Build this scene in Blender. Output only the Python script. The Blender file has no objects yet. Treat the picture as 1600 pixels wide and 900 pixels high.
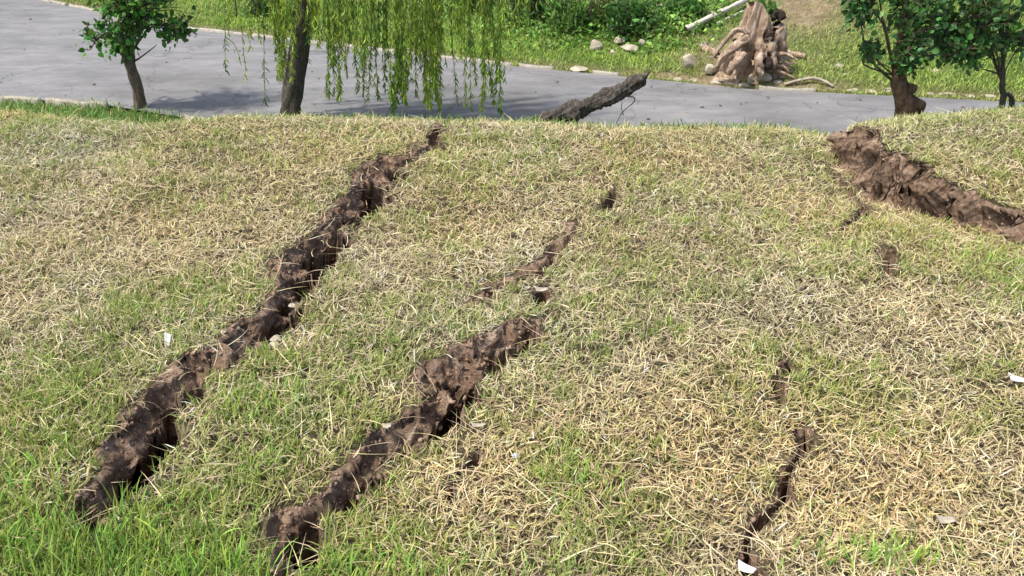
import bpy, math, random
import numpy as np
from mathutils import Vector
random.seed(7)
rng = np.random.default_rng(11)
C = bpy.context.scene.collection
R = math.radians

# ------------------------------------------------------------------ camera
PITCH = 29.0; FPX = 1256.0; CAMZ = 1.6
cam = bpy.data.cameras.new('camera'); co = bpy.data.objects.new('camera', cam); C.objects.link(co)
co.location = (0, 0, CAMZ); co.rotation_euler = (R(90-PITCH), 0, 0)
cam.sensor_width = 36; cam.lens = FPX/1600*36; cam.clip_start = 0.05; cam.clip_end = 600
bpy.context.scene.camera = co
# ------------------------------------------------------------------ light
w = bpy.data.worlds.new('World'); bpy.context.scene.world = w; w.use_nodes = True
SUN = Vector((-0.42, -0.16, 0.89)).normalized()
EL = math.asin(SUN.z); AZ = math.atan2(SUN.x, SUN.y)
nt = w.node_tree; bg = nt.nodes['Background']
sky = nt.nodes.new('ShaderNodeTexSky'); sky.sky_type = 'NISHITA'; sky.sun_disc = False
sky.sun_elevation = EL; sky.sun_rotation = AZ; sky.dust_density = 3.0; sky.air_density = 0.8
nt.links.new(sky.outputs[0], bg.inputs[0]); bg.inputs[1].default_value = 0.15
sl = bpy.data.lights.new('sun', 'SUN'); sl.energy = 2.6; sl.angle = R(3.0); sl.color = (1, 0.95, 0.87)
so = bpy.data.objects.new('sun', sl); C.objects.link(so)
so.rotation_euler = SUN.to_track_quat('Z', 'Y').to_euler()
vs = bpy.context.scene.view_settings
vs.view_transform = 'Standard'; vs.look = 'None'; vs.gamma = 1; vs.exposure = 0.78; vs.use_curve_mapping = False

# ------------------------------------------------------------------ where a sight line meets things
sp_, cp_ = math.sin(R(PITCH)), math.cos(R(PITCH))
def ray(px, py):
    u = (px-800)/FPX; v = (450-py)/FPX
    return np.array([u, cp_+v*sp_, -sp_+v*cp_])
def gp(px, py, z=0.0):
    d = ray(px, py); t = (z-CAMZ)/d[2]; return (d[0]*t, d[1]*t)
def at(px, py, Y):
    d = ray(px, py); t = Y/d[1]; return Vector((d[0]*t, Y, CAMZ+d[2]*t))

# ------------------------------------------------------------------ noise
def _h(ix, iy, s):
    n = (ix.astype(np.int64)*374761393 + iy.astype(np.int64)*668265263 + s*1274126177) & 0xffffffff
    n = ((n ^ (n >> 13))*1103515245) & 0xffffffff
    n = (n ^ (n >> 16)) & 0xffffffff
    return n/4294967295.0
def vn(x, y, s=0):
    x = np.asarray(x, float); y = np.asarray(y, float)
    ix = np.floor(x); iy = np.floor(y); fx = x-ix; fy = y-iy
    fx = fx*fx*fx*(fx*(fx*6-15)+10); fy = fy*fy*fy*(fy*(fy*6-15)+10)
    a = _h(ix, iy, s); b = _h(ix+1, iy, s); c = _h(ix, iy+1, s); d = _h(ix+1, iy+1, s)
    return (a+(b-a)*fx)*(1-fy)+(c+(d-c)*fx)*fy
def fbm(x, y, s=0, o=4):
    t = 0; a = 0.5; n = 0
    for k in range(o):
        t = t+a*vn(x*2**k+13.7*k, y*2**k-7.1*k, s+k*17); n += a; a *= .5
    return t/n
def sstep(a, b, x):
    t = np.clip((x-a)/(b-a), 0, 1); return t*t*(3-2*t)

# ------------------------------------------------------------------ terrain description
ROADZ = -0.70
# outline of the mound's far edge: photo column -> distance
sil = [(-500, 150, -.05), (0, 170, -.05), (100, 181, -.05), (210, 193, -.05), (290, 189, -.04), (330, 181, -.02), (420, 179, -.02), (560, 182, 0),
       (680, 186, 0), (800, 188, 0), (900, 193, 0), (1000, 198, 0), (1150, 197, 0), (1240, 199, -.02), (1300, 212, -.05), (1312, 192, .19),
       (1400, 182, .20), (1500, 174, .20), (1600, 166, .20), (2100, 140, .2)]
SX = [p[0] for p in sil]; SR = [p[1] for p in sil]
COL_L = np.linspace(-450, 1292, 60); COL_R = np.linspace(1322, 2050, 20)
def edge_line(cols, Yv, left):
    X_ = (cols-800)/FPX*(Yv*cp_+1.62*sp_); o = np.argsort(X_); X_, Y_ = X_[o], Yv[o]
    return (np.append(X_, X_[-1]+1.5), np.append(Y_, Y_[-1]+.1)) if left else (np.append(X_[0]-.6, X_), np.append(Y_[0], Y_))
YL = np.array([gp(c, np.interp(c, SX, SR))[1]-.25 for c in COL_L]); YR = np.array([gp(c, np.interp(c, SX, SR), .2)[1]-.25 for c in COL_R])
EL_L = edge_line(COL_L, YL, True); EL_R = edge_line(COL_R, YR, False)
def yedge(x): return np.interp(x, *EL_L)
def yedge_r(x): return np.interp(x, *EL_R)

# scarp on the right: x, y, up, down
SC = np.array([(2.60, 6.4, .20, .04), (2.17, 5.2, .20, .05), (2.00, 4.75, .21, .07), (1.95, 4.42, .21, .10), (1.98, 4.05, .19, .12), (2.10, 3.80, .12, .10),
               (2.28, 3.58, .06, .085), (2.44, 3.38, .04, .07), (2.75, 3.12, .03, .05), (3.2, 2.9, .02, .03), (3.8, 2.75, 0, 0)])
# cracks: row, left lip, right lip in the photo
def crk(rows, D, pinch=0.25, jag=1.0): return (rows, D, pinch, jag)
CR = [
 crk([(188,686,696),(205,679,698),(225,668,695),(238,664,690),(246,640,664),(255,592,652),(270,562,634),(290,550,614),(305,530,607),(320,512,592),(335,505,572),
      (347,500,532),(357,496,530),(370,468,545),(385,455,536),(400,440,524),(430,430,505),(460,424,486),(489,408,470),(507,388,462),(538,370,442),(555,352,428),
      (569,330,410),(580,300,368),(604,242,328),(618,228,316),(640,211,302),(671,192,284),(715,172,260),(746,150,238),(778,128,206),(805,112,186),(820,140,176)], .50),
 crk([(490,856,876),(505,835,870),(520,797,852),(540,755,834),(563,712,805),(583,668,787),(614,640,754),(640,648,740),(660,625,728),(680,598,694),(700,572,664),
      (725,560,630),(745,542,602),(770,496,576),(793,450,532),(828,428,510),(860,420,502),(885,420,486),(905,425,470)], .48),
 crk([(448,838,856),(460,831,864),(474,838,858)], .16, .1),
 crk([(352,880,906),(362,890,903),(378,866,898),(390,852,888),(408,842,872),(424,808,850),(436,788,820),(450,764,788),(466,742,764)], .15, .45, 1.2),
 crk([(302,950,967),(318,944,963),(334,936,949)], .3, .15, .7),
 crk([(566,1220,1240),(577,1219,1240)], .3, .1, .6),
 crk([(594,1209,1231),(610,1207,1229),(624,1208,1225)], .4, .0, .5),
 crk([(668,1240,1268),(690,1250,1276),(708,1246,1266),(728,1228,1244),(745,1219,1240),(768,1217,1240),(780,1205,1222),(800,1184,1209),(825,1167,1192),(850,1160,1180),
      (878,1158,1194),(905,1162,1192)], .26, .35, 1.4),
 crk([(716,740,756),(738,716,738),(746,710,724)], .14, .5, 1.3),
 crk([(762,697,713),(776,700,712),(788,703,710)], .14, .3, 1.0),
 crk([(396,1374,1401),(412,1375,1400),(430,1380,1394)], .4, .0, .5),
 crk([(310,1342,1366),(326,1334,1358),(342,1320,1340),(353,1308,1322)], .3, .35, 1.0),
 crk([(445,1386,1392),(450,1384,1390)], .1, .2),
]
CP = []
for ci, (rows, D, pinch, jag) in enumerate(CR):
    L = np.array([gp(a, r) for r, a, b in rows]); Rr = np.array([gp(b, r) for r, a, b in rows])
    c = (L+Rr)/2; tan = np.gradient(c, axis=0); tan /= np.linalg.norm(tan, axis=1)[:, None]+1e-9
    hw = np.linalg.norm(Rr-L, axis=1)/2*np.maximum(np.abs(tan[:, 1]), .45); hw = hw*(1.05 if hw.max() < .045 else 1.15)
    CP.append((c, hw, D, pinch, jag, ci))
# the short side branch that leaves the left crack
b = np.array([gp(x, y) for x, y in ((515, 372), (535, 360), (560, 355), (590, 352), (615, 356))])
CP.append((b, np.array([.04, .035, .02, .012, .003]), .18, .4, 1.2, 40))
b = np.array([gp(x, y) for x, y in ((1292, 243), (1310, 258), (1335, 285), (1352, 308))])
CP.append((b, np.array([.012, .03, .03, .02]), .25, .3, 1.0, 41))

def seg_near(x, y, P, vals):
    """nearest point on polyline: signed side, distance, interpolated values"""
    best = np.full(x.shape, 1e9); side = np.zeros(x.shape); out = [np.zeros(x.shape) for _ in vals]; endd = np.zeros(x.shape)
    for i in range(len(P)-1):
        ax, ay = P[i]; bx, by = P[i+1]; dx, dy = bx-ax, by-ay; L2 = dx*dx+dy*dy+1e-12
        tt = ((x-ax)*dx+(y-ay)*dy)/L2; t = np.clip(tt, 0, 1)
        qx = x-(ax+t*dx); qy = y-(ay+t*dy); d = np.sqrt(qx*qx+qy*qy); m = d < best
        best = np.where(m, d, best); side = np.where(m, np.sign(dx*qy-dy*qx), side)
        for k, v in enumerate(vals): out[k] = np.where(m, v[i]+(v[i+1]-v[i])*t, out[k])
    return best, side, out

def base_height(x, y):
    """mound without cracks and without the step"""
    z = (fbm(x*.9, y*.9, 3)-.5)*.10 + (fbm(x*3.5, y*3.5, 5)-.5)*.035
    z = z - .05*sstep(-1.2, -3.2, x)
    return z

def height(x, y, cracks=True, uc=None):
    """-> z, bare soil amount 0..1, 'inside a crack' flag"""
    x = np.asarray(x, float); y = np.asarray(y, float)
    z = base_height(x, y); K = np.zeros(x.shape)
    soil = np.zeros(x.shape); inside = np.zeros(x.shape, bool)
    # step on the right
    m = (x > .6) & (y > 1.6)
    if m.any():
        xx = x[m]; yy = y[m]
        jx = (fbm(xx*6, yy*6, 21)-.5)*.12+(vn(xx*28, yy*28, 22)-.5)*.035
        d, s, _ = seg_near(xx+jx, yy+jx*.6, SC[:, :2], [])
        wsum = 0; up = 0; dn = 0
        for t_i in np.linspace(0, len(SC)-1, 28):
            i_ = min(int(t_i), len(SC)-2); nd = SC[i_]+(SC[i_+1]-SC[i_])*(t_i-i_); wgt = 1/((xx-nd[0])**2+(yy-nd[1])**2+.012)**1.6
            wsum = wsum+wgt; up = up+wgt*nd[2]; dn = dn+wgt*nd[3]
        up = up/wsum; dn = dn/wsum
        sd = d*s                                     # + = right / raised side
        lean = .03+.28*(up+dn)*.35
        k = sstep(-lean*.55, lean*.45, sd); K[m] = k
        crumb = ((fbm(xx*13, yy*13, 33, 3)-.5)*.08+(vn(xx*30, yy*30, 31)-.5)*.04)*np.exp(-(sd/(lean*.8))**2)*(up+dn > .03)
        z[m] += k*up*np.exp(-np.maximum(sd, 0)/6.0) - (1-k)*dn*np.exp(-np.maximum(-sd, 0)/.45) + crumb
        so_ = ((sd > -lean*.62) & (sd < lean*.45+.012*vn(xx*20, yy*20, 8)) & (up+dn > .05)).astype(float)
        soil[m] = np.maximum(soil[m], so_)
        ii = (sd > -lean*.5) & (sd < lean*.55) & (up+dn > .05)
        inside[m] |= ii
    if cracks:
        for (P, hw, D, pinch, jag, sd_) in CP:
            x0, y0 = P.min(0)-.25; x1, y1 = P.max(0)+.25
            m = (x > x0) & (x < x1) & (y > y0) & (y < y1)
            if not m.any(): continue
            xx = x[m]; yy = y[m]
            big = float(hw.max())
            j1 = (fbm(xx*9, yy*9, 50+sd_)-.5)*min(.15, big*1.2)*jag
            j2 = (fbm(xx*9, yy*9, 90+sd_)-.5)*min(.15, big*1.2)*jag
            j3 = (vn(xx*45, yy*45, 60+sd_)-.5)*min(.022, big*.5)*jag
            d, s, (ww, ) = seg_near(xx+j1+j3, yy+j2+j3, P, [hw])
            wl = ww*(1-pinch*sstep(.48, .62, vn(xx*11, yy*11, 70+sd_)))
            # P runs from far to near: left (far) lip is on the right-hand side of travel
            q = d*s/np.maximum(wl, 1e-4)
            q = -q if P[0][1] < P[-1][1] else q
            sgn = q                                   # -1 left/far lip ... +1 right/near lip
            left = -sgn if False else sgn
            u = (left+1)/2
            prof = (.075/D)*np.clip(u/.38, 0, 1)+.92*sstep(.34, .44, u+(vn(xx*15, yy*15, 75+sd_)-.5)*.42)
            clod = fbm(xx*16, yy*16, 80+sd_, 3)
            if big < .05: prof = np.clip(u/.07, 0, 1)
            prof = prof*(.6+.8*clod)+np.where((u > .05) & (u < .8), (vn(xx*24, yy*24, 76+sd_)-.5)*.10+(vn(xx*50, yy*50, 79+sd_)-.5)*.09, 0)
            prof = np.clip(prof, .16*np.clip(u/.30, 0, 1)*(big > .05), 1.2); prof = np.where(u > .92, prof*np.clip((1.0-u)/.08, 0, 1)**.35, prof)
            ins = (u > 0) & (u < 1)
            if uc is not None and big > .008: v_ = np.where(ins & ((u < .86) | (big < .05)), sstep(.10, .22, prof*D) if big > .05 else sstep(.01, .07, prof*D), 0)*np.clip(wl*1.1, .004, .13); uc[m] = uc[m]+(v_ if big > .05 else np.where(u < .5, v_, -2.6*v_))
            Dl = D*np.clip(wl/(.05 if big > .05 else .009), .3, 1)*(1 if big > .05 else 1.5)
            zz = z[m]; zz = zz-np.where(ins, prof*Dl, 0)
            # crumbled, slightly heaved lips
            lip = np.exp(-((np.abs(sgn)-1.0)*wl/.03)**2)*(np.abs(sgn) > 1)
            zz = zz+lip*.02*min(1, big/.05)*(vn(xx*14, yy*14, 99)-.3)
            z[m] = zz
            near = ((left < 0) & (np.abs(sgn)*wl-wl < .002+.028*vn(xx*13, yy*13, 44)*(1 if big > .05 else .12))) | ((left > 0) & (np.abs(sgn)*wl-wl < .004))
            soil[m] = np.maximum(soil[m], np.where(near, 1.0, 0))
            inside[m] |= ins
    z = z-.6*((1-K)*np.maximum(y-yedge(x), 0)**2+K*np.maximum(y-yedge_r(x), 0)**2)
    return np.maximum(z, -1.0), soil, inside

# settle the mound's far edge so that its crest, bumps and turf included, lies where the photo has it
for _ in range(9):
    for left in (True, False):
        cols = COL_L if left else COL_R; Yv = YL if left else YR
        yy = np.linspace(3.2, 7.2, 260)[:, None]*np.ones((1, len(cols))); xx = (cols-800)/FPX*(yy*cp_+1.62*sp_)
        zz = height(xx, yy, False)[0]+.035
        row = (450-FPX*(yy*sp_+(zz-CAMZ)*cp_)/(yy*cp_-(zz-CAMZ)*sp_)).min(0)
        Yn = np.clip(Yv+np.clip((row-np.interp(cols, SX, SR))/85, -.25, .25), 3.6, 7)
        Yn[1:-1] = .25*Yn[:-2]+.5*Yn[1:-1]+.25*Yn[2:]
        if left: YL = Yn; EL_L = edge_line(COL_L, YL, True)
        else: YR = Yn; EL_R = edge_line(COL_R, YR, False)
# far edge and near edge of the road
fe = [(-900, -160), (-300, -70), (70, 2), (290, 45), (530, 72), (780, 101), (1000, 122), (1170, 139), (1400, 150), (1600, 160), (2000, 172), (2600, 186)]
FE = np.array([gp(px, py, ROADZ) for px, py in fe]); FE = FE[np.argsort(FE[:, 0])]
ne = [gp(-600, 112, ROADZ), gp(0, 152, ROADZ), gp(160, 163, ROADZ), gp(290, 184, ROADZ)]
NE = np.array(ne+[(0.0, 6.75), (2.0, 6.45), (4.0, 6.35), (6.5, 6.2), (12, 6.0)]); NE = NE[np.argsort(NE[:, 0])]
NE = np.vstack([[(-30, NE[0, 1]+ (NE[0, 0]+30)*.43)], NE])
FE = np.vstack([[(-30, FE[0, 1]+(FE[0, 0]+30)*.43)], FE])
def yfar(x): return np.interp(x, FE[:, 0], FE[:, 1])
def ynear(x): return np.interp(x, NE[:, 0], NE[:, 1])
def zfar(x, y):
    x = np.asarray(x, float); y = np.asarray(y, float)
    d = np.maximum(y-yfar(x)-.10, 0)
    sl_ = .07+.13*sstep(-1, 4, x)
    z = ROADZ-.03+.04*sstep(0, .1, d)+sl_*d*np.where(d > 12, 12/np.maximum(d, 1), 1)
    z = z+(fbm(x*1.3, y*1.3, 7)-.5)*.16*sstep(0, 1, d)+(fbm(x*5, y*5, 9)-.5)*.05*sstep(0, .3, d)
    return z
def gfar(px, py, lift=0):
    d = ray(px, py); t = 6.0
    while t < 60:
        p = d*t; z = CAMZ+p[2]
        if z <= float(zfar(p[0], p[1])): break
        t += .01
    return Vector((p[0], p[1], float(zfar(p[0], p[1]))+lift))

# ------------------------------------------------------------------ materials
def mat(name, rough=.9):
    m = bpy.data.materials.new(name); m.use_nodes = True
    p = m.node_tree.nodes['Principled BSDF']; p.inputs['Roughness'].default_value = rough
    p.inputs['Specular IOR Level'].default_value = .25
    return m, m.node_tree, p
def N(nt, t, **kw):
    n = nt.nodes.new(t)
    for k, v in kw.items():
        if k in n.inputs.keys(): n.inputs[k].default_value = v
        else: setattr(n, k, v)
    return n
def ramp(nt, src, stops):
    r = nt.nodes.new('ShaderNodeValToRGB'); e = r.color_ramp.elements
    while len(e) < len(stops): e.new(.5)
    for i, (p, c) in enumerate(stops): e[i].position = p; e[i].color = (*c, 1)
    nt.links.new(src, r.inputs[0]); return r
def geo(nt):
    return nt.nodes.new('ShaderNodeNewGeometry').outputs['Position']
def obco(nt): return nt.nodes.new('ShaderNodeTexCoord').outputs['Object']
def noise(nt, vec, sc, det=6, ro=.6, stretch=None):
    n = N(nt, 'ShaderNodeTexNoise', Scale=sc, Detail=det, Roughness=ro)
    if stretch:
        mp = N(nt, 'ShaderNodeMapping'); mp.inputs['Scale'].default_value = stretch[:3]
        if len(stretch) > 3: mp.inputs['Rotation'].default_value = (0, 0, stretch[3])
        nt.links.new(vec, mp.inputs[0]); vec = mp.outputs[0]
    nt.links.new(vec, n.inputs['Vector']); return n.outputs[0]
def mixc(nt, f, a, b, mode='MIX'):
    m = nt.nodes.new('ShaderNodeMix'); m.data_type = 'RGBA'; m.blend_type = mode
    for v, i in ((f, 0), (a, 6), (b, 7)):
        if hasattr(v, 'is_linked') or isinstance(v, bpy.types.NodeSocket): nt.links.new(v, m.inputs[i])
        else: m.inputs[i].default_value = v if i == 0 else (*v, 1)
    return m.outputs[2]
def bump(nt, p, h, st, dist=.01):
    b = N(nt, 'ShaderNodeBump', Strength=st, Distance=dist); nt.links.new(h, b.inputs['Height'])
    nt.links.new(b.outputs[0], p.inputs['Normal'])
def attr(nt, n, out='Color'):
    a = nt.nodes.new('ShaderNodeAttribute'); a.attribute_name = n; return a.outputs[out]

def soil_nodes(nt, vec):
    a = noise(nt, vec, 9, 8, .7); s = ramp(nt, a, [(.28, (.13, .084, .058)), (.5, (.31, .22, .155)), (.72, (.56, .44, .34))]).outputs[0]
    v = noise(nt, vec, 45, 4, .7); s2 = ramp(nt, v, [(.3, (.55, .5, .45)), (.7, (1.15, 1.1, 1.05))]).outputs[0]
    return mixc(nt, 1.0, s, s2, 'MULTIPLY')

m_mound, t_, p_ = mat('mound_soil_and_thatch', .95)
g_ = geo(t_)
so1 = soil_nodes(t_, g_)
th = ramp(t_, noise(t_, g_, 30, 8, .75), [(.3, (.05, .038, .022)), (.5, (.10, .078, .045)), (.7, (.19, .155, .09))]).outputs[0]
t_.links.new(mixc(t_, attr(t_, 'soil', 'Fac'), th, so1), p_.inputs['Base Color'])
vor = N(t_, 'ShaderNodeTexVoronoi', Scale=28.0); t_.links.new(g_, vor.inputs['Vector'])
addn = t_.nodes.new('ShaderNodeMath'); addn.operation = 'ADD'
t_.links.new(vor.outputs[0], addn.inputs[0]); t_.links.new(noise(t_, g_, 40, 8, .7), addn.inputs[1])
bump(t_, p_, addn.outputs[0], .9, .03)

m_clod, t_, p_ = mat('soil_crumbs', .95)
t_.links.new(soil_nodes(t_, geo(t_)), p_.inputs['Base Color']); bump(t_, p_, noise(t_, geo(t_), 120, 4), .6, .004)

m_far, t_, p_ = mat('far_ground', .95)
g_ = geo(t_)
gr = ramp(t_, noise(t_, g_, 6, 8, .7), [(.3, (.05, .085, .02)), (.55, (.10, .16, .035)), (.75, (.20, .21, .07))]).outputs[0]
so2 = ramp(t_, noise(t_, g_, 7, 8, .75), [(.3, (.10, .07, .04)), (.5, (.25, .19, .11)), (.7, (.38, .31, .19))]).outputs[0]
t_.links.new(mixc(t_, attr(t_, 'bare', 'Fac'), gr, so2), p_.inputs['Base Color'])
bump(t_, p_, noise(t_, g_, 25, 8, .7), .8, .05)

m_road, t_, p_ = mat('worn_concrete_road', .85)
g_ = geo(t_)
a1 = ramp(t_, noise(t_, g_, 1.6, 6, .6, (.8, 2.0, 1, .40)), [(.3, (.170, .168, .162)), (.5, (.205, .202, .196)), (.7, (.25, .246, .24))]).outputs[0]
a2 = ramp(t_, noise(t_, g_, 5, 8, .7, (1, 2, 1, .4)), [(.3, (.82, .82, .83)), (.7, (1.1, 1.1, 1.1))]).outputs[0]
a3 = ramp(t_, noise(t_, g_, 160, 2, .5), [(.3, (.85, .85, .85)), (.7, (1.1, 1.1, 1.1))]).outputs[0]
c_ = mixc(t_, 1.0, mixc(t_, 1.0, a1, a2, 'MULTIPLY'), a3, 'MULTIPLY')
vr = N(t_, 'ShaderNodeTexVoronoi', Scale=.55); vr.feature = 'DISTANCE_TO_EDGE'
wob = N(t_, 'ShaderNodeTexNoise', Scale=1.8, Detail=5.0); t_.links.new(g_, wob.inputs['Vector'])
va = N(t_, 'ShaderNodeVectorMath', operation='MULTIPLY_ADD'); t_.links.new(wob.outputs[1], va.inputs[0]); va.inputs[1].default_value = (.9, .9, .9); t_.links.new(g_, va.inputs[2])
t_.links.new(va.outputs[0], vr.inputs['Vector'])
ck = ramp(t_, vr.outputs[0], [(.0, (.62, .62, .62)), (.008, (1, 1, 1))]).outputs[0]
c_ = mixc(t_, 1.0, c_, ck, 'MULTIPLY')
stn_ = ramp(t_, noise(t_, g_, .7, 5, .65), [(.32, (.78, .77, .75)), (.5, (1, 1, 1)), (.7, (1.08, 1.07, 1.05))]).outputs[0]; c_ = mixc(t_, 1.0, c_, stn_, 'MULTIPLY')
pk_ = ramp(t_, noise(t_, g_, 14, 6, .8), [(.30, (.62, .60, .56)), (.38, (1, 1, 1))]).outputs[0]; c_ = mixc(t_, 1.0, c_, pk_, 'MULTIPLY')
t_.links.new(c_, p_.inputs['Base Color']); bump(t_, p_, noise(t_, g_, 90, 4), .4, .004)

def rocky(name, lo, mid, hi, sc=12, bs=.7, bd=.01, st=None, rough=.9, moss=None):
    m, t, p = mat(name, rough); v = obco(t)
    c = ramp(t, noise(t, v, sc, 8, .7, st), [(.3, lo), (.5, mid), (.7, hi)]).outputs[0]
    if moss: c = mixc(t, ramp(t, noise(t, v, 5, 4), [(.5, (0, 0, 0)), (.62, (1, 1, 1))]).outputs[0], c, moss)
    t.links.new(c, p.inputs['Base Color']); bump(t, p, noise(t, v, sc*2.2, 8, .7, st), bs, bd); return m
M = {}
M['kerb'] = rocky('weathered_kerb', (.18, .16, .12), (.36, .33, .26), (.48, .45, .38), 9)
M['stone'] = rocky('pale_stone', (.26, .22, .16), (.42, .37, .28), (.56, .50, .40), 9)
M['bark'] = rocky('grey_brown_bark', (.045, .037, .028), (.11, .09, .068), (.21, .18, .14), 14, 1, .02, (4, 4, .8))
M['bark_tan'] = rocky('tan_bark', (.09, .062, .042), (.20, .145, .10), (.32, .25, .18), 12, 1, .02, (4, 4, .8))
M['bark_dark'] = rocky('dark_wet_bark', (.035, .030, .024), (.10, .085, .068), (.21, .185, .15), 16, 1, .02, (3, 3, 1.0))
M['bark_brown'] = rocky('brown_knotty_bark', (.06, .035, .02), (.15, .095, .055), (.26, .18, .11), 12, 1, .02, (2, 2, 1))
M['wood'] = rocky('weathered_stump_wood', (.11, .065, .042), (.50, .36, .245), (.74, .62, .48), 7, 1, .04, (3, 3, .7))
M['pole'] = rocky('pale_stripped_wood', (.34, .30, .24), (.52, .47, .39), (.66, .61, .52), 8, .5, .005, (6, 6, .6))
M['hollow_shade'] = rocky('heartwood_and_hollow_shade', (.015, .01, .008), (.04, .028, .02), (.08, .055, .04), 10)  # dark inner wood; near-black also carries the shade of the stump's openings
M['paper'] = rocky('white_paper', (.52, .51, .48), (.66, .65, .62), (.76, .75, .73), 4, .2)
M['twig'] = rocky('thin_twig', (.05, .04, .025), (.10, .08, .05), (.17, .14, .09), 10)
M['willow_twig'] = rocky('yellow_green_twig', (.10, .13, .03), (.15, .19, .05), (.20, .24, .07), 10)

def leafmat(name, trans=.35, rough=.55):
    m = bpy.data.materials.new(name); m.use_nodes = True; t = m.node_tree; p = t.nodes['Principled BSDF']; o = t.nodes['Material Output']
    c = attr(t, 'col'); t.links.new(c, p.inputs['Base Color']); p.inputs['Roughness'].default_value = rough; p.inputs['Specular IOR Level'].default_value = .3
    tr = t.nodes.new('ShaderNodeBsdfTranslucent'); t.links.new(c, tr.inputs[0])
    mx = t.nodes.new('ShaderNodeMixShader'); mx.inputs[0].default_value = trans
    t.links.new(p.outputs[0], mx.inputs[1]); t.links.new(tr.outputs[0], mx.inputs[2]); t.links.new(mx.outputs[0], o.inputs[0]); return m
M['grass'] = leafmat('grass_blades', .30, .6); M['leaf'] = leafmat('tree_leaves', .35, .45); M['straw'] = leafmat('dry_straw', .2, .7)

# ------------------------------------------------------------------ mesh helpers
def np_mesh(name, V, loops, counts, mt, col=None, smooth=False, parent=None, extra=None):
    me = bpy.data.meshes.new(name)
    me.vertices.add(len(V)); me.vertices.foreach_set('co', np.ascontiguousarray(V, np.float32).ravel())
    me.loops.add(len(loops)); me.loops.foreach_set('vertex_index', np.ascontiguousarray(loops, np.int32))
    counts = np.asarray(counts, np.int32); me.polygons.add(len(counts))
    st = np.zeros(len(counts), np.int32); st[1:] = np.cumsum(counts)[:-1]
    me.polygons.foreach_set('loop_start', st)
    if smooth: me.polygons.foreach_set('use_smooth', np.ones(len(counts), bool))
    me.update(calc_edges=True)
    if col is not None:
        a = me.attributes.new('col', 'FLOAT_COLOR', 'POINT'); c4 = np.ones((len(V), 4), np.float32); c4[:, :3] = col; a.data.foreach_set('color', c4.ravel())
    for k, v in (extra or {}).items():
        a = me.attributes.new(k, 'FLOAT', 'POINT'); a.data.foreach_set('value', np.asarray(v, np.float32))
    me.materials.append(mt)
    o = bpy.data.objects.new(name, me); C.objects.link(o)
    if parent: o.parent = parent
    return o
def grid_mesh(name, X, Y, Z, mt, extra=None, smooth=True):
    h, w_ = X.shape; V = np.stack([X, Y, Z], -1).reshape(-1, 3)
    i = np.arange(h*w_).reshape(h, w_)
    q = np.stack([i[:-1, :-1], i[:-1, 1:], i[1:, 1:], i[1:, :-1]], -1).reshape(-1)
    return np_mesh(name, V, q, np.full((h-1)*(w_-1), 4), mt, None, smooth, None, extra)
def tag(o, label=None, cat=None, group=None, kind=None):
    if label: o['label'] = label
    if cat: o['category'] = cat
    if group: o['group'] = group
    if kind: o['kind'] = kind
    return o
def thing(name, loc, label, cat, group=None, rz=0):
    o = bpy.data.objects.new(name, None); o.empty_display_size = .1; C.objects.link(o); o.location = loc; o.rotation_euler = (0, 0, rz)
    return tag(o, label, cat, group)

def tubes(paths, segs=8, rough=0.0, caps=True, seed=0):
    """paths: list of (points Nx3, radii N) -> V, loops, counts"""
    Vs = []; Ls = []; Cs = []; off = 0; r_ = np.random.default_rng(seed)
    for P, rad in paths:
        P = np.asarray(P, float); n = len(P); rad = np.asarray(rad, float)
        T = np.gradient(P, axis=0); T /= np.linalg.norm(T, axis=1)[:, None]+1e-9
        ref = np.array([0, 0, 1.]) if abs(T[0][2]) < .9 else np.array([1., 0, 0])
        A = np.cross(T, ref); A /= np.linalg.norm(A, axis=1)[:, None]+1e-9; B = np.cross(T, A)
        th = np.linspace(0, 2*np.pi, segs, endpoint=False)
        rr = rad[:, None]*np.ones(segs)
        if rough:
            lob = r_.random()*10; fine = .55 if segs >= 24 else 0
            k = np.arange(n)[:, None]
            rr = rr*(1+rough*((vn(np.cos(th)[None]*1.6+lob+k*.35*(16/max(n, 16))*2, np.sin(th)[None]*1.6+lob, 5)-.5)*1.4+(vn(np.cos(th)[None]*4+lob+k*.9, np.sin(th)[None]*4+k*.2+lob, 6)-.5)*.8+fine*(np.abs(vn(np.cos(th)[None]*7+lob, np.sin(th)[None]*7+k*.10+lob, 7)*2-1)-.5)))
        V = P[:, None]+rr[..., None]*(np.cos(th)[None, :, None]*A[:, None]+np.sin(th)[None, :, None]*B[:, None])
        Vs.append(V.reshape(-1, 3)); idx = np.arange(n*segs).reshape(n, segs)+off
        nx = np.roll(idx, -1, 1)
        Ls.append(np.stack([idx[:-1], nx[:-1], nx[1:], idx[1:]], -1).reshape(-1)); Cs.append(np.full((n-1)*segs, 4))
        if caps:
            Ls.append(idx[0][::-1]); Ls.append(idx[-1]); Cs.append([segs, segs])
        off += n*segs
    return np.vstack(Vs), np.concatenate(Ls), np.concatenate(Cs)
def smooth_path(pts, n=12):
    pts = np.asarray(pts, float); k = len(pts); t = np.linspace(0, k-1, n); out = []
    for q in t:
        i = min(int(q), k-2); f = q-i; p0 = pts[max(i-1, 0)]; p1 = pts[i]; p2 = pts[i+1]; p3 = pts[min(i+2, k-1)]
        out.append(.5*((2*p1)+(-p0+p2)*f+(2*p0-5*p1+4*p2-p3)*f*f+(-p0+3*p1-3*p2+p3)*f**3))
    return np.array(out)

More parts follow.
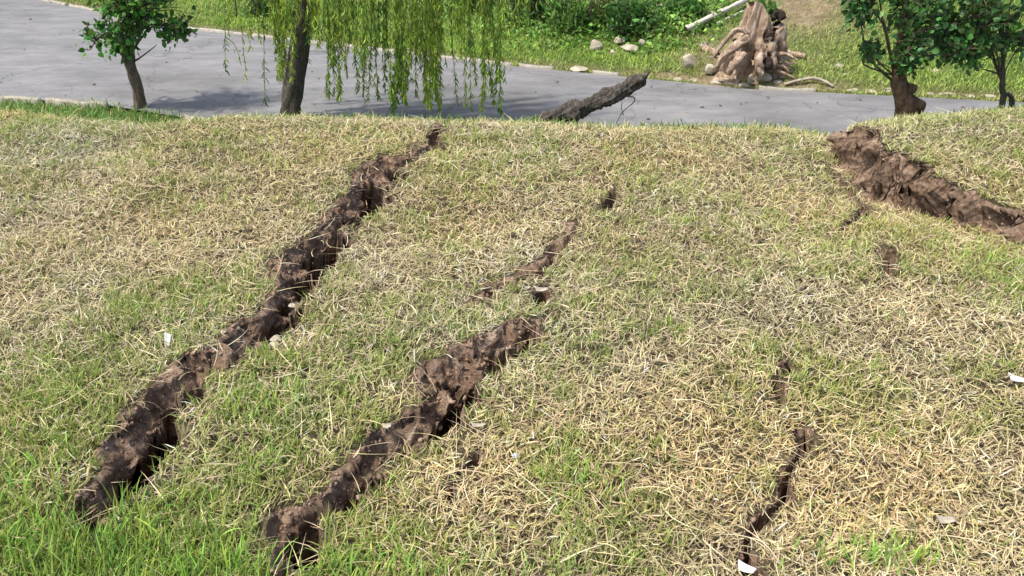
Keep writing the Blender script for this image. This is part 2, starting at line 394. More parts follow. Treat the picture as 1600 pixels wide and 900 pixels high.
def blades(name, P, az, L, phi0, dphi, wd, col, daz=None, segs=3, mt=None, kind='stuff'):
    """every blade a curved tapering ribbon"""
    n = len(P); daz = np.zeros(n) if daz is None else daz
    pts = [P.copy()]; phi = phi0.copy(); a = az.copy(); wid = []
    W = [np.stack([-np.sin(a), np.cos(a), np.zeros(n)], -1)]
    for k in range(segs):
        d = np.stack([np.sin(phi)*np.cos(a), np.sin(phi)*np.sin(a), np.cos(phi)], -1)
        pts.append(pts[-1]+d*(L/segs)[:, None]); phi = phi+dphi; a = a+daz
        W.append(np.stack([-np.sin(a), np.cos(a), np.zeros(n)], -1))
    tw = (rng.random(n)-.5)*1.6
    prof = [.75, 1.0, .8, .45, .3][:segs]
    rows = []; cols = []
    for k in range(segs):
        wv = W[k]*np.cos(tw)[:, None]+np.array([0, 0, 1.])*np.sin(tw)[:, None]
        h = wv*(wd*prof[k]*.5)[:, None]
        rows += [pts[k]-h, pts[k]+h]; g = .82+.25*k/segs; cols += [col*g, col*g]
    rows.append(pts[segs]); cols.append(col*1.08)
    V = np.stack(rows, 1); Cc = np.stack(cols, 1); m = V.shape[1]
    f = []; cnt = []
    for k in range(segs-1):
        f += [2*k, 2*k+1, 2*k+3, 2*k+2]; cnt.append(4)
    f += [2*segs-2, 2*segs-1, 2*segs]; cnt.append(3)
    loops = (np.arange(n)[:, None]*m+np.array(f)[None]).reshape(-1)
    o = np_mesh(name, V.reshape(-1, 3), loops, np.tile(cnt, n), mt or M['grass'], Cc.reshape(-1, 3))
    if kind: o['kind'] = kind
    return o

def leaves(name, P, D, size, aspect, col, parent=None, up=None, mt=None):
    """folded pointed leaves: P bases, D directions"""
    n = len(P); D = D/(np.linalg.norm(D, axis=1)[:, None]+1e-9)
    rv = rng.normal(size=(n, 3)) if up is None else up+rng.normal(size=(n, 3))*.5
    S = np.cross(D, rv); S /= np.linalg.norm(S, axis=1)[:, None]+1e-9; U = np.cross(S, D)
    s = size[:, None]; a = aspect
    def q(l, w_, u): return P+D*s*l+S*s*w_*a+U*s*u
    V = np.stack([q(0, 0, 0), q(.3, .42, .10), q(.65, .38, .06), q(1, 0, -.12), q(.65, -.38, .06), q(.3, -.42, .10), q(.5, 0, -.02)], 1)
    f = [0, 6, 2, 1, 6, 3, 2, 0, 5, 4, 6, 6, 4, 3]; f = [0, 6, 2, 1, 6, 3, 2, 0, 5, 4, 6, 4, 3, 6]
    cnt = [4, 3, 4, 3]
    loops = (np.arange(n)[:, None]*7+np.array(f)[None]).reshape(-1)
    return np_mesh(name, V.reshape(-1, 3), loops, np.tile(cnt, n), mt or M['leaf'], np.repeat(col, 7, 0), False, parent)
def vary(n, base, s=.25, hue=.08):
    b_ = np.asarray(base)[None]*np.exp(rng.normal(size=(n, 1))*s)
    return np.clip(b_*(1+rng.normal(size=(n, 3))*hue), .005, .9)

def lump(name, centre, rad, mt, seed, rz=0, parent=None, amp=.35, flat=.0, sub=3, tilt=0):
    """an irregular faceted stone or chunk, its own size"""
    import bmesh
    bm = bmesh.new(); bmesh.ops.create_icosphere(bm, subdivisions=sub, radius=1)
    r_ = random.Random(seed); pl = [(Vector((r_.gauss(0, 1), r_.gauss(0, 1), r_.gauss(0, 1))).normalized(), r_.uniform(.55, .85)) for _ in range(9)]
    for v in bm.verts:
        for nrm, d in pl:
            k = v.co.dot(nrm)
            if k > d: v.co -= nrm*(k-d)*.85
        f = 1+amp*.35*(float(vn(v.co.x*3+seed, v.co.y*3+v.co.z*2, seed))-.5)
        v.co = Vector((v.co.x*rad[0]*f, v.co.y*rad[1]*f, v.co.z*rad[2]*f))
    me = bpy.data.meshes.new(name); bm.to_mesh(me); bm.free(); me.materials.append(mt)
    o = bpy.data.objects.new(name, me); C.objects.link(o); o.location = centre; o.rotation_euler = (tilt, 0, rz)
    if parent: o.parent = parent
    return o

# ================================================================== GROUND
# coarse sheet to the horizon
def graded(a, dense0, dense1, b_, nd, ns):
    l = dense0-(np.linspace(0, 1, ns+1)[1:]**2.2)*(dense0-a); r = dense1+(np.linspace(0, 1, ns+1)[1:]**2.2)*(b_-dense1)
    return np.concatenate([l[::-1], np.linspace(dense0, dense1, nd), r])
gx = graded(-160, -12, 9, 160, 300, 26); gy = graded(-60, 6, 20, 260, 260, 26)
X, Y = np.meshgrid(gx, gy); Z = zfar(X, Y)
Z = np.where(Y < yfar(X), ROADZ-.03, Z)
Z = np.where((Y < yedge(X)+.2) & (Y > -7) & (np.abs(X) < .95+.74*np.maximum(Y, 0)+1.5), -1.15, Z)
bx, by = gp(1250, 45, -.3)
def gaus(x, y, cx, cy, rx, ry): return np.exp(-(((x-cx)/rx)**2+((y-cy)/ry)**2))
c1 = gfar(1250, 8); c2 = gfar(1120, 70); c3 = gfar(1180, 112); c4 = gfar(870, 12)
def bare_far(x, y):
    b_ = 1.2*gaus(x, y, c1.x, c1.y, .7, .8)+.75*gaus(x, y, c2.x, c2.y, .9, .6)+.7*gaus(x, y, c3.x, c3.y, .9, .45)+.5*gaus(x, y, c4.x, c4.y, .7, .5)
    b_ = b_+.55*np.exp(-((y-yfar(x)-.16)/.12)**2)
    return np.clip(b_*(.5+fbm(x*3, y*3, 61)), 0, 1)
tag(grid_mesh('ground', X, Y, Z, m_far, {'bare': bare_far(X, Y).ravel()}), kind='structure')

# fine sheet of the mound: rows close up are finer; it fans out with distance
ys = np.concatenate([np.linspace(-8, 1.0, 30, endpoint=False), 1.0+(5.6-1.0)*(np.linspace(0, 1, 820)**1.15), np.linspace(5.62, 7.4, 40)])
us = np.concatenate([-1-(np.linspace(0, 1, 20)[1:][::-1]**1.5)*3, np.linspace(-1, 1, 1300), 1+(np.linspace(0, 1, 20)[1:]**1.5)*3])
YY = np.repeat(ys[:, None], len(us), 1); half = .95+.74*np.maximum(ys, 0)
XX = us[None]*half[:, None]
UC = np.zeros(XX.shape); ZZ, SS, II = height(XX, YY, True, UC); XX = XX-UC*.75   # the walls are undercut below the turf
# crumbly sideways displacement of the steep soil
st_ = SS*II
big_ = st_*(XX > 1.5); XX = XX-big_*((fbm(YY*9+3, ZZ*10+YY*2, 311, 6)-.5)*.17+(np.abs(fbm(YY*11-ZZ*6, ZZ*13, 312, 3)-.5)*2-.4)*.10)
XX = XX+st_*(fbm(XX*25, ZZ*25+YY*9, 301, 3)-.5)*.05; YY = YY+st_*(fbm(XX*25+7, ZZ*25, 302, 3)-.5)*.03
tag(grid_mesh('mound', XX, YY, ZZ, m_mound, {'soil': SS.ravel()}), kind='structure')

# road sheet
sx = np.linspace(-30, 22, 260); tv = np.linspace(0, 1, 12)
RX = np.repeat(sx[None], 12, 0); yn = ynear(sx); yf = yfar(sx)
RY = yn[None]+(yf-yn)[None]*tv[:, None]; RZ = ROADZ+.02*np.sin(np.pi*tv)[:, None]*np.ones_like(RX)
o = tag(grid_mesh('road', RX, RY, RZ, m_road), kind='structure')
# kerbs
def kerb(name, yfun, x0, x1, off, wd, hh, gap, seed):
    xs = np.arange(x0, x1, .04); Vs = []; L = []; Cn = []; base = 0; run = []
    r_ = np.random.default_rng(seed)
    def flush(run, base):
        if len(run) < 4: return base
        a = np.array(run); y = yfun(a)+off; n = len(a)
        jit = (vn(a*9, a*0, seed)-.5)*.025; top = ROADZ+hh*(.75+.5*vn(a*6, a*0, seed+3))
        ring = [np.stack([a, y+jit, np.full(n, ROADZ-.05)], -1), np.stack([a, y+jit, top-.008], -1), np.stack([a, y+jit+.01, top], -1),
                np.stack([a, y+wd+jit*.6, top+.002], -1), np.stack([a, y+wd+jit, np.full(n, ROADZ-.05)], -1)]
        V = np.stack(ring, 1); Vs.append(V.reshape(-1, 3)); idx = np.arange(n*5).reshape(n, 5)+base
        L.append(np.stack([idx[:-1, :-1], idx[1:, :-1], idx[1:, 1:], idx[:-1, 1:]], -1).reshape(-1)); Cn.append(np.full((n-1)*4, 4))
        L.append(idx[0]); L.append(idx[-1][::-1]); Cn.append([5, 5]); return base+n*5
    for x in xs:
        if float(vn(x*1.7, 0, seed+9)) < gap(x) or (abs((x % 1.2)-.02) < .02): base = flush(run, base); run = []
        else: run.append(x)
    base = flush(run, base)
    return tag(np_mesh(name, np.vstack(Vs), np.concatenate(L), np.concatenate(Cn), M['kerb']), kind='structure')
kerb('kerb', yfar, -20, 14, -.01, .06, .026, lambda x: .1 if x < .5 else .42, 4)
kerb('kerb', ynear, -20, -4.0, -.07, .07, .03, lambda x: .12, 8)

# ================================================================== LAWN on the mound
# green patches: photo column, row, radius across (m), radius along (m), strength
GP_ = [(60,890,.5,.25,1.1),(200,890,.5,.2,.9),(20,700,.35,.4,1.0),(120,640,.25,.2,.6),(330,720,.18,.2,.55),(420,650,.2,.2,.65),(480,740,.25,.15,.7),(560,560,.25,.25,.5),
       (300,890,.5,.2,.9),(240,480,.3,.35,.6),(60,570,.25,.4,.35),(600,860,.3,.15,.5),(900,780,.15,.2,.5),(1080,840,.2,.2,.35),(1290,590,.25,.3,.5),(1110,570,.3,.25,.55),(1590,430,.25,.35,1.0),
       (1500,570,.3,.25,.45),(640,600,.12,.2,.3),(1290,380,.3,.4,.4),(1370,860,.25,.12,.5),(1340,880,.3,.1,.4),(30,290,.4,.4,.3),(470,220,.8,.4,.25),(150,185,.9,.3,.7),(1440,225,.5,.3,.5),(1230,210,.5,.3,.35),
       (1400,600,.3,.3,.3),(850,740,.12,.12,.4),(700,440,.3,.4,.25),(1180,700,.15,.3,.3),(330,420,.25,.3,.3),(920,520,.3,.3,.25),(1530,215,.6,.3,.5)]
DP_ = [(260,390,.3,.3,.8),(760,760,.12,.14,1.2),(1060,620,.35,.3,.4),(1430,800,.5,.2,.5),(1380,520,.5,.3,.5),(620,400,.3,.3,.3),(60,340,.5,.5,.4),(800,350,.25,.3,.5),(1260,880,.2,.2,.7),(1550,800,.4,.3,.4),(430,820,.15,.1,.3)]
def green_field(x, y):
    g = .15+.40*(fbm(x*1.5, y*1.5, 401)-.45)+1.1*(fbm(x*7, y*7, 402)-.5)
    for a, b_, rx, ry, s in GP_:
        cx, cy = gp(a, b_); g = g+.5*s*gaus(x, y, cx, cy, rx, ry)
    for a, b_, rx, ry, s in DP_:
        cx, cy = gp(a, b_); g = g-s*gaus(x, y, cx, cy, rx, ry)
    return g
def scatter(n, ymin=1.0, ymax=6.9, near_bias=1.25):
    """more, finer blades close by"""
    y = ymin+(ymax-ymin)*rng.random(n)**near_bias; hw_ = (.75+.70*y)
    k = rng.random(n) < hw_/(.75+.70*ymax)*1.9
    y = y[k]; hw_ = hw_[k]; x = (rng.random(len(y))*2-1)*hw_
    return x, y
STRAW = np.array([(.63, .53, .29), (.50, .41, .23), (.74, .64, .40), (.44, .35, .21), (.57, .51, .25), (.68, .53, .35)])
GREEN = np.array([(.29, .35, .085), (.36, .40, .11), (.24, .31, .07), (.43, .44, .15)])
def keep_out(x, y, p_in=.03, p_soil=.2):
    z, s, i = height(x, y)
    k = np.where(i, rng.random(len(x)) < p_in, np.where(s > .5, rng.random(len(x)) < p_soil, True))
    return k, z
def tip_clear(x, y, az, reach, p=.12):
    i = height(x+np.cos(az)*reach, y+np.sin(az)*reach)[2] | height(x+np.cos(az)*reach*.55, y+np.sin(az)*reach*.55)[2]
    return ~i | (rng.random(len(x)) < p)
def zsurf(x, y): return height(x, y, cracks=False)[0]

# thatch of dead blades lying every way
x, y = scatter(450000); k, z = keep_out(x, y, .012, .12); x = x[k]; y = y[k]; AZ_ = rng.random(len(x))*6.283; k = tip_clear(x, y, AZ_, .04) & ((vn(x*46, y*46, 500)+.25*vn(x*9, y*9, 501) < .93) | (rng.random(len(x)) < .12)); x = x[k]; y = y[k]; AZ_ = AZ_[k]; z = zsurf(x, y); n = len(x)
g = green_field(x, y); far = y/5
sel = rng.random(n)
cidx = rng.integers(0, len(STRAW), n); col = STRAW[cidx]*np.exp(rng.normal(size=(n, 1))*.30)
isg = rng.random(n) < np.clip(.10+g*.75, .04, .85)
gc = GREEN[rng.integers(0, 4, n)]*np.exp(rng.normal(size=(n, 1))*.2)
mixv = rng.random((n, 1))*.45
col = np.where(isg[:, None], gc*(1-mixv)+np.array([.45, .40, .17])*mixv, col)
tone = (.82+.36*fbm(x*2.3, y*2.3, 410))[:, None]*np.array([1, 1, 1])
warm = fbm(x*1.1, y*1.1, 411)[:, None]; col = col*tone*(1+(warm-.5)*np.array([.25, 0, -.4]))
col = np.clip(col, .01, .85)
L = rng.uniform(.018, .050, n)*(1+.22*far); phi = np.where(isg, rng.uniform(.35, 1.25, n), rng.uniform(.75, 1.55, n))
P = np.stack([x, y, z+rng.uniform(-.006, .018, n)], -1)
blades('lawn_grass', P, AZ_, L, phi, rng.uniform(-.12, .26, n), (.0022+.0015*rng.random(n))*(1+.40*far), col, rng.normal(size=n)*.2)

# upright living blades in tufts
nt_ = 9000; tx, ty = scatter(nt_*2, 1.0, 6.2); g = green_field(tx, ty); k = rng.random(len(tx)) < np.clip(.08+g*.9, .03, 1); tx = tx[k]; ty = ty[k]
per = 11; kk_ = vn(tx*46, ty*46, 500)+.25*vn(tx*9, ty*9, 501) < .95; tx = tx[kk_]; ty = ty[kk_]; x = np.repeat(tx, per)+rng.normal(size=len(tx)*per)*.012; y = np.repeat(ty, per)+rng.normal(size=len(tx)*per)*.012
gg = np.repeat(green_field(tx, ty), per); k, z = keep_out(x, y, .0, .3); x = x[k]; y = y[k]; gg = gg[k]; z = zsurf(x, y); n = len(x)
col = vary(n, (.26, .36, .07), .28, .12); yel = rng.random((n, 1))**2*np.clip(1.0-gg, 0, 1)[:, None]; col = col*(1-yel)+np.array([.50, .43, .20])*yel
L = rng.uniform(.025, .065, n)*(1+.5*np.clip(gg-.6, 0, 1))
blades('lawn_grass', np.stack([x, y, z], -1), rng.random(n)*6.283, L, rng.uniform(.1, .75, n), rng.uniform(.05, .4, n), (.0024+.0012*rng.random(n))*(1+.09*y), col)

# tall fresh grass in the near left corner
def tuft_area(px, py, rx, ry, num, Lr, seed_):
    cx, cy = gp(px, py); X_ = cx+rng.normal(size=num)*rx; Y_ = cy+rng.normal(size=num)*ry; return X_, Y_
bx_ = []; by_ = []; bl = []
for (a, b_, rx, ry, num, l0, l1) in [(60,880,.22,.10,420,.06,.15),(190,900,.22,.07,380,.06,.14),(20,760,.16,.14,300,.05,.10),(330,905,.15,.05,200,.05,.10),(230,730,.03,.03,25,.05,.09),
                                     (420,650,.10,.10,260,.04,.07),(140,840,.10,.08,300,.05,.11),(1590,440,.12,.2,300,.04,.08),(880,760,.05,.06,120,.04,.07),(620,900,.2,.03,220,.04,.08),(1380,880,.10,.03,160,.04,.08)]:
    X_, Y_ = tuft_area(a, b_, rx, ry, num, None, 0); bx_.append(X_); by_.append(Y_); bl.append(rng.uniform(l0, l1, num))
x = np.concatenate(bx_); y = np.concatenate(by_); L = np.concatenate(bl); k, z = keep_out(x, y, 0, .4); x = x[k]; y = y[k]; L = L[k]; z = zsurf(x, y); n = len(x)
blades('tall_grass', np.stack([x, y, z], -1), rng.normal(size=n)*1.4+1.2, L, rng.uniform(.05, .45, n), rng.uniform(.03, .32, n), .0036+.003*rng.random(n), vary(n, (.24, .38, .065), .32, .14), None, 4)

# long bleached runners lying on top and across the cracks
x, y = scatter(10500, 1.1, 5.6, 1.1); k, z = keep_out(x, y, .13, .4); x = x[k]; y = y[k]; n = len(x); z = zsurf(x, y)
blades('dry_straw', np.stack([x, y, z+rng.uniform(.012, .03, n)], -1), rng.random(n)*6.283, rng.uniform(.06, .22, n)*rng.uniform(.5, 1, n), rng.uniform(1.2, 1.5, n), rng.uniform(0, .09, n),
       (.0017+.0013*rng.random(n))*(1+.08*y), np.clip(STRAW[rng.integers(0, 6, n)]*rng.uniform(1.0, 1.3, (n, 1)), 0, .85), rng.normal(size=n)*.2, 5, M['straw'])

# soil crumbs on the crack walls and lips
import bmesh
bm = bmesh.new(); bmesh.ops.create_icosphere(bm, subdivisions=1, radius=1); ib = np.array([v.co[:] for v in bm.verts]); ifc = np.array([[v.index for v in f.verts] for f in bm.faces]); bm.free()
x, y = scatter(260000, 1.0, 5.6, 1.1); z, s, i = height(x, y); k = (s > .5) & (rng.random(len(x)) < .5); x = x[k]; y = y[k]; z = z[k]; n = len(x)
sz = .002+.0075*rng.random(n)**3.5
V = ib[None]*(1+1.1*(rng.random((n, len(ib), 1))-.5))*sz[:, None, None]*rng.uniform(.7, 1.2, (n, 1, 3))+np.stack([x, y, z+sz*.2], -1)[:, None]
loops = (np.arange(n)[:, None, None]*len(ib)+ifc[None]).reshape(-1)
o = np_mesh('soil_crumbs', V.reshape(-1, 3), loops, np.full(n*len(ifc), 3), m_clod); o['kind'] = 'stuff'

# ================================================================== VERGES AND FAR BANK grass
n = 46000; x = rng.uniform(-9, 5.5, n); t = rng.random(n); y = yedge(x)+.3+t*(ynear(x)-yedge(x)-.33)
z = np.maximum(height(x, y)[0], ROADZ-.03); gcol = vary(n, (.12, .23, .035), .3, .12); dry = rng.random((n, 1)) < .15
blades('verge_grass', np.stack([x, y, z], -1), rng.random(n)*6.283, rng.uniform(.04, .11, n)*(1+.5*(x > -4.3)*(x < -2.9)), rng.uniform(.1, .9, n), rng.uniform(.05, .4, n), rng.uniform(.006, .010, n), np.where(dry, np.array([.5, .45, .2]), gcol), None, 3)
n = 210000; x = rng.uniform(-9.5, 8.5, n); dd = rng.random(n)**1.3*7.5; y = yfar(x)+.06+dd
bf = bare_far(x, y); k = rng.random(n) < (1.0-.85*bf); x = x[k]; y = y[k]; bf = bf[k]; dd = dd[k]; n = len(x)
z = zfar(x, y); tone = fbm(x*1.6, y*1.6, 77)[:, None]; gcol = vary(n, (.27, .42, .06), .25, .10)*(.65+.7*tone)
yel = np.clip(rng.random((n, 1))**2*.5+bf[:, None]*.5+.40*(fbm(x*.8, y*.8, 78)[:, None]-.45)*2, 0, .9); gcol = gcol*(1-yel)+np.array([.46, .42, .18])*yel
blades('bank_grass', np.stack([x, y, z], -1), rng.random(n)*6.283, rng.uniform(.03, .085, n)*(.6+.8*tone[:, 0]), rng.uniform(.1, 1.0, n), rng.uniform(.05, .45, n), rng.uniform(.007, .013, n), gcol, None, 2)

# broad-leaved weeds covering the foot of the bank behind the road
def weed_patch(name, cells, base, size, seed):
    Ps = []; Ds = []
    for px, py, rx, ry, num, hgt in cells:
        c = gfar(px, py); x = c.x+rng.normal(size=num)*rx; y = c.y+rng.normal(size=num)*ry
        hh = rng.random(num)*hgt*np.exp(-((x-c.x)/(rx*2))**2); z = zfar(x, y)+hh
        Ps.append(np.stack([x, y, z], -1)); Ds.append(np.stack([rng.normal(size=num), rng.normal(size=num), rng.uniform(-.2, 1.0, num)], -1))
    P = np.vstack(Ps); D = np.vstack(Ds); n = len(P); return leaves(name, P, D, rng.uniform(size*.6, size*1.3, n), rng.uniform(.5, .9, (n, 1)), vary(n, base, .35, .1))
o = weed_patch('weeds', [(900,48,.55,.15,1100,.16),(1010,52,.45,.15,1100,.15),(830,40,.4,.2,1100,.2),(1040,40,.35,.3,1200,.16),(960,30,.5,.3,1500,.22),(1100,20,.3,.3,500,.14),(700,20,.6,.3,900,.15),
                       (870,72,.5,.12,250,.06),(1030,80,.2,.1,300,.08),(430,20,.5,.3,500,.15)], (.20, .34, .07), .055, 3)
o['kind'] = 'stuff'

# ================================================================== TREES
def branchy(trunk_pts, trunk_r, limbs, segs=10, rough=.35, seed=1):
    return tubes([(smooth_path(trunk_pts, 16), np.interp(np.linspace(0, 1, 16), np.linspace(0, 1, len(trunk_r)), trunk_r))]+limbs, segs, rough, True, seed)
def leafy_tree(name, base, trunk, tr, crown, label, cat, group, leaf=.065, nt=120, lp=13, base_col=(.055, .13, .03), bark='bark', seed=1, fork=-1, limbs_n=9, extra=None, lumps=None):
    """trunk in world points; crown: list of (centre, radii, share)"""
    global rng
    root = thing(name, base, label, cat, group); off = np.array(base)
    fk = np.array(trunk[fork]); r_ = np.random.default_rng(seed)
    paths = []; LP = []; LD = []
    tot = sum(c[2] for c in crown)
    for ce, ra, sh in crown:
        ce = np.array(ce); ra = np.array(ra); m = max(2, int(limbs_n*sh/tot)); ends = []
        for i in range(m):
            d = r_.normal(size=3); d /= np.linalg.norm(d); e = ce+ra*d*.55
            mid = (fk+e)/2+r_.normal(size=3)*.06+np.array([0, 0, .05]); pth = smooth_path([fk-[0, 0, .05], mid, e], 9)
            paths.append((pth, np.linspace(tr[-1]*.38, .007, 9))); ends.append(pth)
        allp = np.vstack([p[3:] for p in ends])
        for i in range(int(nt*sh/tot)):
            d = r_.normal(size=3); d /= np.linalg.norm(d); e = ce+ra*d*r_.uniform(.35, 1.0)*(1.3 if r_.random() < .15 else 1)
            dd = np.linalg.norm(allp-e, axis=1); s0 = allp[dd.argmin()]
            mid = (s0+e)/2+r_.normal(size=3)*.03; pth = smooth_path([s0, mid, e], 6); paths.append((pth, np.linspace(.006, .0025, 6)))
            tt = r_.uniform(.25, 1.05, lp); b_ = s0+(e-s0)*tt[:, None]+r_.normal(size=(lp, 3))*.025
            out = (e-s0)/(np.linalg.norm(e-s0)+1e-6); LP.append(b_); LD.append(out+r_.normal(size=(lp, 3))*.9+np.array([0, 0, -.25]))
    for ex in (extra or []): paths.append(ex)
    V, L_, Cn = branchy(trunk, tr, [], seed=seed, segs=14, rough=.45); np_mesh('trunk', V-off, L_, Cn, M[bark], None, True, root)
    V, L_, Cn = tubes(paths, 5, .1, True, seed); np_mesh('branches', V-off, L_, Cn, M['twig'], None, True, root)
    P = np.vstack(LP)-off; D = np.vstack(LD); n = len(P)
    lf = leaves('crown', P, D, r_.uniform(leaf*.6, leaf*1.25, n), r_.uniform(.6, .95, (n, 1)), vary(n, base_col, .5, .16), root)
    return root

# left sapling
Y0 = 7.85
b0 = at(219, 175, Y0); b0.z = ROADZ-.03
T = [tuple(b0), tuple(at(215, 140, Y0)), tuple(at(206, 110, Y0)), tuple(at(200, 80, Y0)), tuple(at(203, 45, Y0)), tuple(at(198, 0, Y0))]
cc = lambda px, py, Y, rx, ry, rz, s: (tuple(at(px, py, Y)), (rx, ry, rz), s)
leafy_tree('broadleaf_tree', tuple(b0), T, [.066, .054, .050, .052, .04, .03], [cc(215, -15, Y0, .52, .42, .34, 4.4), cc(208, 30, Y0-.18, .26, .14, .24, 1.6), cc(155, 52, Y0, .19, .2, .2, 1.1), cc(272, 45, Y0+.05, .24, .2, .16, 1.3), cc(190, 62, Y0-.1, .17, .15, .22, 1.0), cc(210, -90, Y0, .6, .55, .5, 3)],
           'slim broad-leaved tree with a pale leaning trunk by the road, left of the willow', 'tree', 'young trees along the road', leaf=.060, nt=300, lp=7, base_col=(.09, .21, .04), bark='bark_tan', seed=5, fork=3,
           extra=[(smooth_path([tuple(at(203, 100, Y0)), tuple(at(222, 88, Y0)), tuple(at(245, 70, Y0))], 8), np.linspace(.012, .003, 8))])
# pair on the right
Y1 = 6.25
b1 = at(1418, 190, Y1); b1.z = ROADZ-.05
T = [tuple(b1), tuple(at(1417, 178, Y1)), tuple(at(1412, 150, Y1)), tuple(at(1405, 130, Y1)), tuple(at(1399, 108, Y1)), tuple(at(1405, 70, Y1)), tuple(at(1415, 0, Y1))]
rt = leafy_tree('broadleaf_tree', tuple(b1), T, [.105, .085, .07, .06, .03, .022, .018],
           [cc(1432, 35, Y1, .21, .24, .32, 3.6), cc(1343, 5, Y1-.05, .15, .16, .26, 2.1), cc(1362, 75, Y1-.05, .07, .1, .09, .5), cc(1415, 90, Y1-.08, .14, .14, .09, 1.2), cc(1400, -90, Y1, .42, .40, .4, 3)],
           'broad-leaved tree with a thick knobbly brown trunk beside the road', 'tree', 'young trees along the road', leaf=.054, nt=250, lp=9, base_col=(.085, .19, .05), bark='bark_brown', seed=8, fork=4,
           extra=[(smooth_path([tuple(at(1405, 135, Y1)), tuple(at(1385, 118, Y1)), tuple(at(1366, 100, Y1)), tuple(at(1352, 75, Y1)), tuple(at(1345, 30, Y1))], 12), np.linspace(.014, .005, 12)),
                  (smooth_path([tuple(at(1367, 104, Y1)), tuple(at(1378, 100, Y1)), tuple(at(1390, 106, Y1))], 8), np.linspace(.006, .004, 8))])
for i, (px, py, r_) in enumerate([(1432, 165, .085), (1424, 138, .055), (1411, 117, .04)]):
    p = at(px, py, Y1-.03); o = lump('knot', p-Vector(b1), (r_*.8, r_*.8, r_), M['bark_brown'], 30+i, parent=rt)
Y2 = 6.35
b2 = at(1567, 178, Y2); b2.z = ROADZ-.05
T = [tuple(b2), tuple(at(1567, 160, Y2)), tuple(at(1566, 140, Y2)), tuple(at(1566, 116, Y2)), tuple(at(1568, 70, Y2)), tuple(at(1562, 0, Y2))]
leafy_tree('broadleaf_tree', tuple(b2), T, [.025, .022, .020, .018, .014, .010], [cc(1528, 22, Y2, .40, .25, .32, 3.8), cc(1495, 72, Y2-.05, .26, .2, .15, 2.0), cc(1590, 70, Y2+.05, .13, .2, .12, .7), cc(1540, -90, Y2, .5, .45, .45, 3)],
           'thin-stemmed broad-leaved tree at the right end of the road', 'tree', 'young trees along the road', leaf=.054, nt=310, lp=9, base_col=(.085, .19, .05), seed=12, fork=3,
           extra=[(smooth_path([tuple(at(1566, 118, Y2)), tuple(at(1550, 112, Y2)), tuple(at(1535, 108, Y2))], 6), np.linspace(.010, .004, 6)), (smooth_path([tuple(at(1566, 118, Y2)), tuple(at(1556, 100, Y2)), tuple(at(1545, 85, Y2))], 6), np.linspace(.010, .004, 6))])
p = at(1578, 165, Y2); p.z = ROADZ+.3
V, L_, Cn = tubes([(smooth_path([at(1581, 168, Y2), at(1580, 152, Y2), at(1573, 146, Y2)], 8), np.linspace(.024, .012, 8))], 8, .4, True, 3)
tag(np_mesh('tree_stub', V, L_, Cn, M['bark'], None, True), 'short bent brown stub against the thin tree trunk at right', 'stub')

# willow
Y3 = 7.35
b3 = at(452, 186, Y3); b3.z = ROADZ-.04
wt = thing('willow_tree', tuple(b3), 'weeping willow with a dark leaning trunk and long curtains of bright green strands', 'tree')
T = [b3, at(455, 160, Y3), at(462, 110, Y3), at(470, 50, Y3), at(476, 0, Y3), at(486, -120, Y3), at(505, -230, Y3)]
V, L_, Cn = branchy([tuple(q) for q in T], [.105, .095, .084, .08, .075, .07, .05], [], segs=18, rough=.5, seed=3); np_mesh('trunk', V-np.array(b3), L_, Cn, M['bark'], None, True, wt)
top = np.array(T[-1]); r_ = np.random.default_rng(21); lim = []; 
for px, Yo in ((380, 0), (460, -.35), (520, .35), (580, -.2), (640, .1), (700, -.1), (760, .15), (820, .3), (600, .5), (700, .5)):
    e = np.array(at(px, -190, Y3+Yo)); mid = (np.array(T[5])+e)/2+np.array([0, 0, .35]); lim.append((smooth_path([np.array(T[5]), mid, e], 12), np.linspace(.045, .012, 12)))
V, L_, Cn = tubes(lim, 7, .3, True, 4); np_mesh('limbs', V-np.array(b3), L_, Cn, M['bark'], None, True, wt)
strands = []
def strand(px, bot, Y, dens=38, sway=10):
    a = np.array(at(px+r_.normal()*sway*.8, -200+r_.uniform(-40, 30), Y)); b_ = np.array(at(px, bot, Y))
    m = a*.5+b_*.5+np.array([r_.normal()*.04, r_.normal()*.03, 0]); strands.append((smooth_path([a, m, b_], 18), dens))
def bunch(x0, x1, y0, y1, num, dY=.35, dens=38):
    for _ in range(num): strand(r_.uniform(x0, x1), r_.uniform(y0, y1), Y3+r_.normal()*dY, dens)
bunch(612, 636, 120, 176, 15, .12, 46); bunch(664, 686, 110, 180, 14, .12, 46); bunch(590, 615, 80, 160, 4); bunch(636, 664, 60, 130, 6)
bunch(560, 592, 60, 120, 6); bunch(500, 560, 50, 105, 13); bunch(505, 545, 130, 172, 5, .2, 26); bunch(545, 570, 100, 165, 4, .2, 24)
bunch(415, 500, 10, 75, 30); bunch(428, 468, 60, 125, 16, .15); bunch(437, 445, 110, 140, 2, .1, 26)
bunch(690, 735, 20, 90, 7); bunch(740, 760, 90, 178, 5, .15, 44); bunch(764, 782, 100, 180, 6, .15, 44); bunch(712, 732, 150, 172, 2, .1, 24); bunch(800, 830, 15, 52, 6, .2, 28)
bunch(780, 800, -10, 40, 3); bunch(700, 760, 10, 60, 7)
strand(352, 112, Y3, 16); strand(356, 55, Y3, 30); strand(385, 122, Y3, 16, 12); strand(414, 165, Y3+.1, 22); strand(405, 60, Y3, 26); strand(391, 75, Y3, 26); strand(685, 178, Y3, 26)
for px in (650, 690, 735, 560, 530, 575): strand(px, 160+r_.uniform(-20, 12), Y3+r_.normal()*.2, 24)
